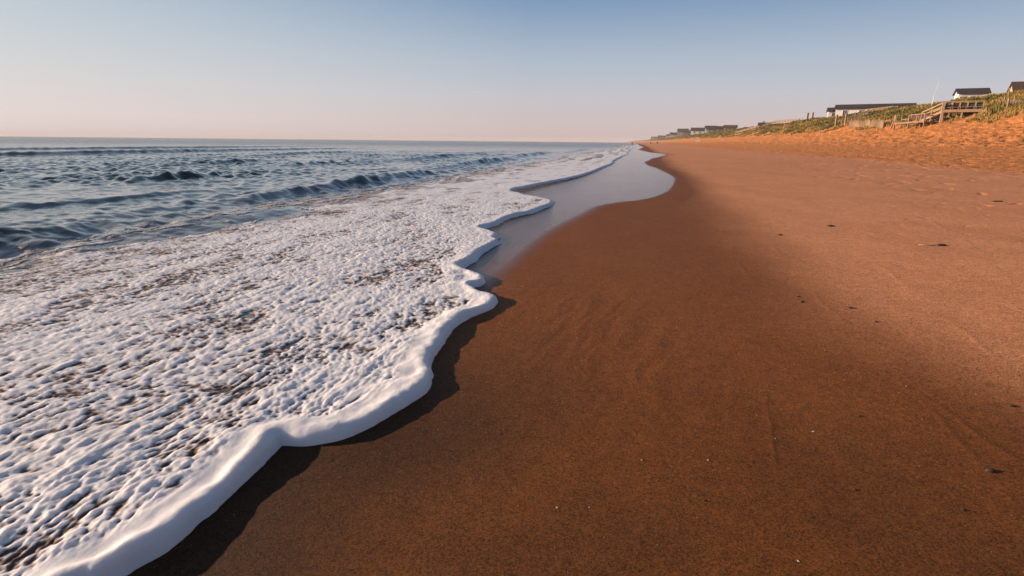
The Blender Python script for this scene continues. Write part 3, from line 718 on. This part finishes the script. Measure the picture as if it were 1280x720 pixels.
# ------------------------------------------------------------------ dune grass
def dune_grass():
    rs = np.random.RandomState(5)
    def tufts(n, c0, c1, s0, s1, pw):
        c = c0+(c1-c0)*rs.rand(n); s = s0*(s1/s0)**(rs.rand(n)**pw) if s0 > 0 else s0+(s1-s0)*rs.rand(n)
        nv = fbm(c/5+11, s/7, 4); g = sst(39.5, 44, c+5*nv)*sst(-.22, .10, nv+.28*sst(42, 49, c))
        g = g*(1-.93*((c > 40) & (c < 44.5) & (s > 88) & (s < 100)))
        k = rs.rand(n) < g; return c[k], s[k]
    parts = [tufts(52000, 39, 60, 62, 420, 1.25), tufts(3000, 39, 60, -60, 62, 1), tufts(7000, 44, 62, 420, 1500, 1), tufts(5000, 60, 95, 60, 300, 1)]
    c = np.concatenate([p[0] for p in parts]); s = np.concatenate([p[1] for p in parts])
    cc = c-bend(s); x = cc*cA+s*sA; y = -cc*sA+s*cA; z = sand_z(x, y, c, s)
    dist = np.hypot(x, y); nb = 8; n = len(c)
    hgt = (.30+.38*rs.rand(n))*(.55+.45*sst(40, 46, c))*(1+.6*sst(.0, .5, fbm(c/6+3, s/8, 2)))*np.clip(dist/250, 1, 2.2)*(1-.35*sst(150, 350, dist))
    wid = np.clip(dist/100, .8, 4)*.045
    V = []; T = []
    tone = np.clip(.5+1.15*fbm(c/4.5+31, s/7, 3)+.25*fbm(c/1.2, s/1.2+4, 2)-.3*sst(44, 40, 44)*0+.30*sst(46, 41, c), 0, 1)
    for b in range(nb):
        a = rs.rand(n)*6.283; lean = .15+.55*rs.rand(n); rr = .22*rs.rand(n)*np.clip(dist/120, 1, 3); h = hgt*(.6+.5*rs.rand(n))
        bx = x+rr*np.cos(a); by = y+rr*np.sin(a)
        dx = np.cos(a)*lean*h+.12*h; dy = np.sin(a)*lean*h
        pa = rs.rand(n)*6.283; wx = np.cos(pa)*wid; wy = np.sin(pa)*wid
        P = np.stack([np.stack([bx-wx, by-wy, z-.08], -1), np.stack([bx+wx, by+wy, z-.08], -1),
                      np.stack([bx+dx*.45+wx*.8, by+dy*.45+wy*.8, z+h*.62], -1), np.stack([bx+dx*.45-wx*.8, by+dy*.45-wy*.8, z+h*.62], -1),
                      np.stack([bx+dx, by+dy, z+h], -1)], 1)
        V.append(P); T.append(np.repeat(np.clip(tone+.18*rs.randn(n), 0, 1), 5))
    V = np.concatenate(V).reshape(-1, 3).astype(np.float32); T = np.concatenate(T).astype(np.float32)
    nbl = len(V)//5; base = np.arange(nbl)*5
    me = bpy.data.meshes.new('dune_grass'); me.vertices.add(len(V)); me.vertices.foreach_set('co', V.ravel())
    idx = np.concatenate([np.stack([base, base+1, base+2, base+3], -1).ravel(), np.stack([base+3, base+2, base+4], -1).ravel()]).astype(np.int32)
    me.loops.add(len(idx)); me.loops.foreach_set('vertex_index', idx)
    ls = np.concatenate([np.arange(nbl)*4, nbl*4+np.arange(nbl)*3]).astype(np.int32)
    me.polygons.add(2*nbl); me.polygons.foreach_set('loop_start', ls); me.update(calc_edges=True)
    a = me.attributes.new('tone', 'FLOAT', 'POINT'); a.data.foreach_set('value', T)
    m = NB('dune_grass'); t = m.attr('tone')
    g_ = m.mix(m.rng(t, .15, .5, 0, 1), (.060, .062, .016), (.21, .175, .034)); g_ = m.mix(m.rng(t, .5, .9, 0, 1), g_, (.42, .25, .075))
    m.set('Base Color', g_); m.set('Roughness', .7); m.set('Specular IOR Level', .2); me.materials.append(m.m)
    o = bpy.data.objects.new('dune_grass', me); C.objects.link(o); o['kind'] = 'stuff'
    o['label'] = 'green and golden marram grass covering the dune slope'; o['category'] = 'dune grass'
dune_grass()

# ------------------------------------------------------------------ small things lying on the sand
def lying(name, x_, y_, r, seed, mat, label, cat, squash=(1, .7, .5), amp=.3, group=None, rz=0, sub=2):
    cc, ss = to_cs(np.array([x_]), np.array([y_])); g = float(sand_z(np.array([x_]), np.array([y_]), cc, ss)[0])
    o = MB().rock((0, 0, 0), r, seed, squash, sub, amp).build(name, mat, None, True)
    o.location = (x_, y_, g+r*squash[2]*.35); o.rotation_euler = (0, 0, rz); tag(o, label, cat, group)
def shell(x_, y_, r, label, rz=0, mat=None, group='shell fragments on the wet sand'):
    cc, ss = to_cs(np.array([x_]), np.array([y_])); g = float(sand_z(np.array([x_]), np.array([y_]), cc, ss)[0])
    m_ = MB(); n = 13; k = 5; vs = [(0, 0, 0)]; fs = []
    for j in range(1, k+1):
        for i in range(n):
            a = R_(-62+124*i/(n-1)); rr = r*j/k*(1+.04*(i % 2)*j/k)
            vs.append((rr*math.sin(a), rr*math.cos(a), r*.38*math.sin(math.pi*(j/k)**.8)*math.cos(a*.9)+(r*.03 if i % 2 else 0)))
    for i in range(n-1): fs.append((0, 1+i, 2+i))
    for j in range(k-1):
        for i in range(n-1):
            q = 1+j*n+i; fs.append((q, q+n, q+n+1, q+1))
    m_.poly(vs, fs); o = m_.build('shell', mat or M_SHELL, None, True)
    sd_ = o.modifiers.new('thick', 'SOLIDIFY'); sd_.thickness = r*.08
    o.location = (x_, y_, g+.001); o.rotation_euler = (R_(6), R_(5), rz); tag(o, label, 'shell', group)
lying('pebble', 2.25, 2.37, .015, 1, M_DARK, 'largest dark pebble near the lower right corner, with a sand mound beside it', 'pebble', (1.25, .9, .7))
lying('pebble', 2.90, 3.02, .014, 2, M_DARK, 'dark pebble close to the right edge above the largest pebble', 'pebble', (1.5, .8, .6))
lying('pebble', 1.97, 2.94, .010, 3, M_DARK, 'small dark pebble on bare sand left of the two right edge pebbles', 'pebble')
lying('pebble', 1.55, 2.25, .009, 4, M_DARK, 'small dark pebble left of the largest lower right pebble', 'pebble')
lying('pebble', .86, 2.20, .008, 5, M_DARK, 'tiny dark pebble on the foreground sand, leftmost of the dark pebbles', 'pebble')
lying('pebble', 1.91, 2.09, .009, 6, M_DARK, 'small dark pebble just below the largest pebble', 'pebble')
lying('pebble', 2.86, 5.48, .018, 7, M_DARK, 'upper of two dark pebbles close together in the mid beach', 'pebble')
lying('pebble', 2.80, 5.29, .022, 8, M_DARK, 'lower of two dark pebbles close together in the mid beach', 'pebble')
lying('pebble', 3.10, 4.62, .015, 9, M_DARK, 'dark pebble right of the close pair in the mid beach', 'pebble')
lying('seaweed_clump', 5.64, 10.05, .055, 10, M_WEED, 'dark dried seaweed clump on the upper beach, farthest of the clumps', 'seaweed', (1.1, .8, .42), .5)
lying('seaweed_clump', 4.38, 9.25, .035, 11, M_WEED, 'small dark seaweed clump left of the farthest clump', 'seaweed', (1.2, .8, .4), .5)
lying('seaweed_clump', 6.06, 7.95, .05, 12, M_WEED, 'dark seaweed clump lying against a pale driftwood piece', 'seaweed', (1.4, .7, .4), .5)
lying('driftwood', 5.90, 8.00, .075, 13, M_DRIFT, 'flat pale driftwood piece beside the dark seaweed on the right beach', 'driftwood', (1.5, .45, .2), .25, rz=R_(-15))
lying('seaweed_clump', 11.05, 13.07, .06, 14, M_WEED, 'dark flat seaweed strand near the right edge of the upper beach', 'seaweed', (1.6, .6, .3), .5)
lying('seaweed_clump', 3.14, 5.05, .035, 15, M_WEED, 'thin brown seaweed patch lowest on the beach, right of the pebble pair', 'seaweed', (1.1, .9, .12), .5)
shell(.21, 2.18, .007, 'whitish shell fragment on dark wet sand nearest the foam', 2.1)
shell(.35, 2.17, .006, 'small tan shell fragment just right of the one nearest the foam', 1.1)
shell(.66, 2.54, .008, 'pale shell fragment in the foreground centre, left of two at the same height', .5)
shell(.98, 2.53, .009, 'pale shell fragment in the foreground centre, right of two at the same height', 4.)
shell(1.63, 2.78, .009, 'pale shell fragment right of centre between the foreground pebbles', 2.9)
shell(1.08, 1.81, .008, 'shell fragment lowest in the picture, at the bottom edge right of centre', 5.2)
shell(1.40, 2.72, .006, 'tiny shell fragment left of the one between the foreground pebbles', 3.3)
# fine shell grit strewn over the sand
def grit(n):
    rs = np.random.RandomState(9)
    r = .9+7*rs.rand(n)**1.7; th = np.radians(-48+96*rs.rand(n)); x = r*np.sin(th); y = r*np.cos(th); c, s = to_cs(x, y)
    d = sdist(c, s, FR); k = (d < -.05); x, y, c, s, r = x[k], y[k], c[k], s[k], r[k]; n = len(x)
    z = sand_z(x, y, c, s); sz = (.0007+.0018*rs.rand(n)**4)*np.clip(r/2.2, 1, 2.2)
    O = np.array([(1,0,0),(0,1,0),(-1,0,0),(0,-1,0),(0,0,.6),(0,0,-.6)]); F_ = np.array([(0,1,4),(1,2,4),(2,3,4),(3,0,4),(1,0,5),(2,1,5),(3,2,5),(0,3,5)])
    a = rs.rand(n)*6.28; ca, sa_ = np.cos(a), np.sin(a); st = 1+rs.rand(n)
    V = np.zeros((n, 6, 3)); V[:, :, 0] = x[:, None]+sz[:, None]*(O[:, 0]*(ca*st)[:, None]-O[:, 1]*sa_[:, None]); V[:, :, 1] = y[:, None]+sz[:, None]*(O[:, 0]*(sa_*st)[:, None]+O[:, 1]*ca[:, None]); V[:, :, 2] = z[:, None]+sz[:, None]*(O[:, 2]+.25)
    Fa = (np.arange(n)[:, None, None]*6+F_).reshape(-1, 3).astype(np.int32); V = V.reshape(-1, 3).astype(np.float32)
    me = bpy.data.meshes.new('shell_grit'); me.vertices.add(len(V)); me.vertices.foreach_set('co', V.ravel())
    me.loops.add(Fa.size); me.loops.foreach_set('vertex_index', Fa.ravel()); me.polygons.add(len(Fa)); me.polygons.foreach_set('loop_start', np.arange(0, Fa.size, 3, dtype=np.int32)); me.update(calc_edges=True)
    t = np.repeat(rs.rand(n), 6).astype(np.float32); at = me.attributes.new('tone', 'FLOAT', 'POINT'); at.data.foreach_set('value', t)
    m = NB('shell_grit'); m.set('Base Color', m.mix(m.rng(m.attr('tone'), .55, .9), (.05, .028, .016), (.45, .27, .15))); m.set('Roughness', .6); me.materials.append(m.m)
    o = bpy.data.objects.new('shell_grit', me); C.objects.link(o); o['kind'] = 'stuff'; o['label'] = 'fine pale and dark shell grit scattered over the sand'; o['category'] = 'grit'
grit(16000)

# ------------------------------------------------------------------ sea air
hz = MB().box(0, 0, 6, 10400, 10400, 36).build('haze', M_TENT); hz['kind'] = 'stuff'; hz['label'] = 'thin morning sea haze'; hz['category'] = 'haze'
hm = bpy.data.materials.new('haze'); hm.use_nodes = True; hm.node_tree.nodes.clear()
pv = hm.node_tree.nodes.new('ShaderNodeVolumePrincipled'); ho = hm.node_tree.nodes.new('ShaderNodeOutputMaterial')
pv.inputs['Color'].default_value = (.95, .90, .90, 1); pv.inputs['Density'].default_value = .00022; pv.inputs['Anisotropy'].default_value = .0
hm.node_tree.links.new(pv.outputs[0], ho.inputs['Volume']); hz.data.materials.clear(); hz.data.materials.append(hm)
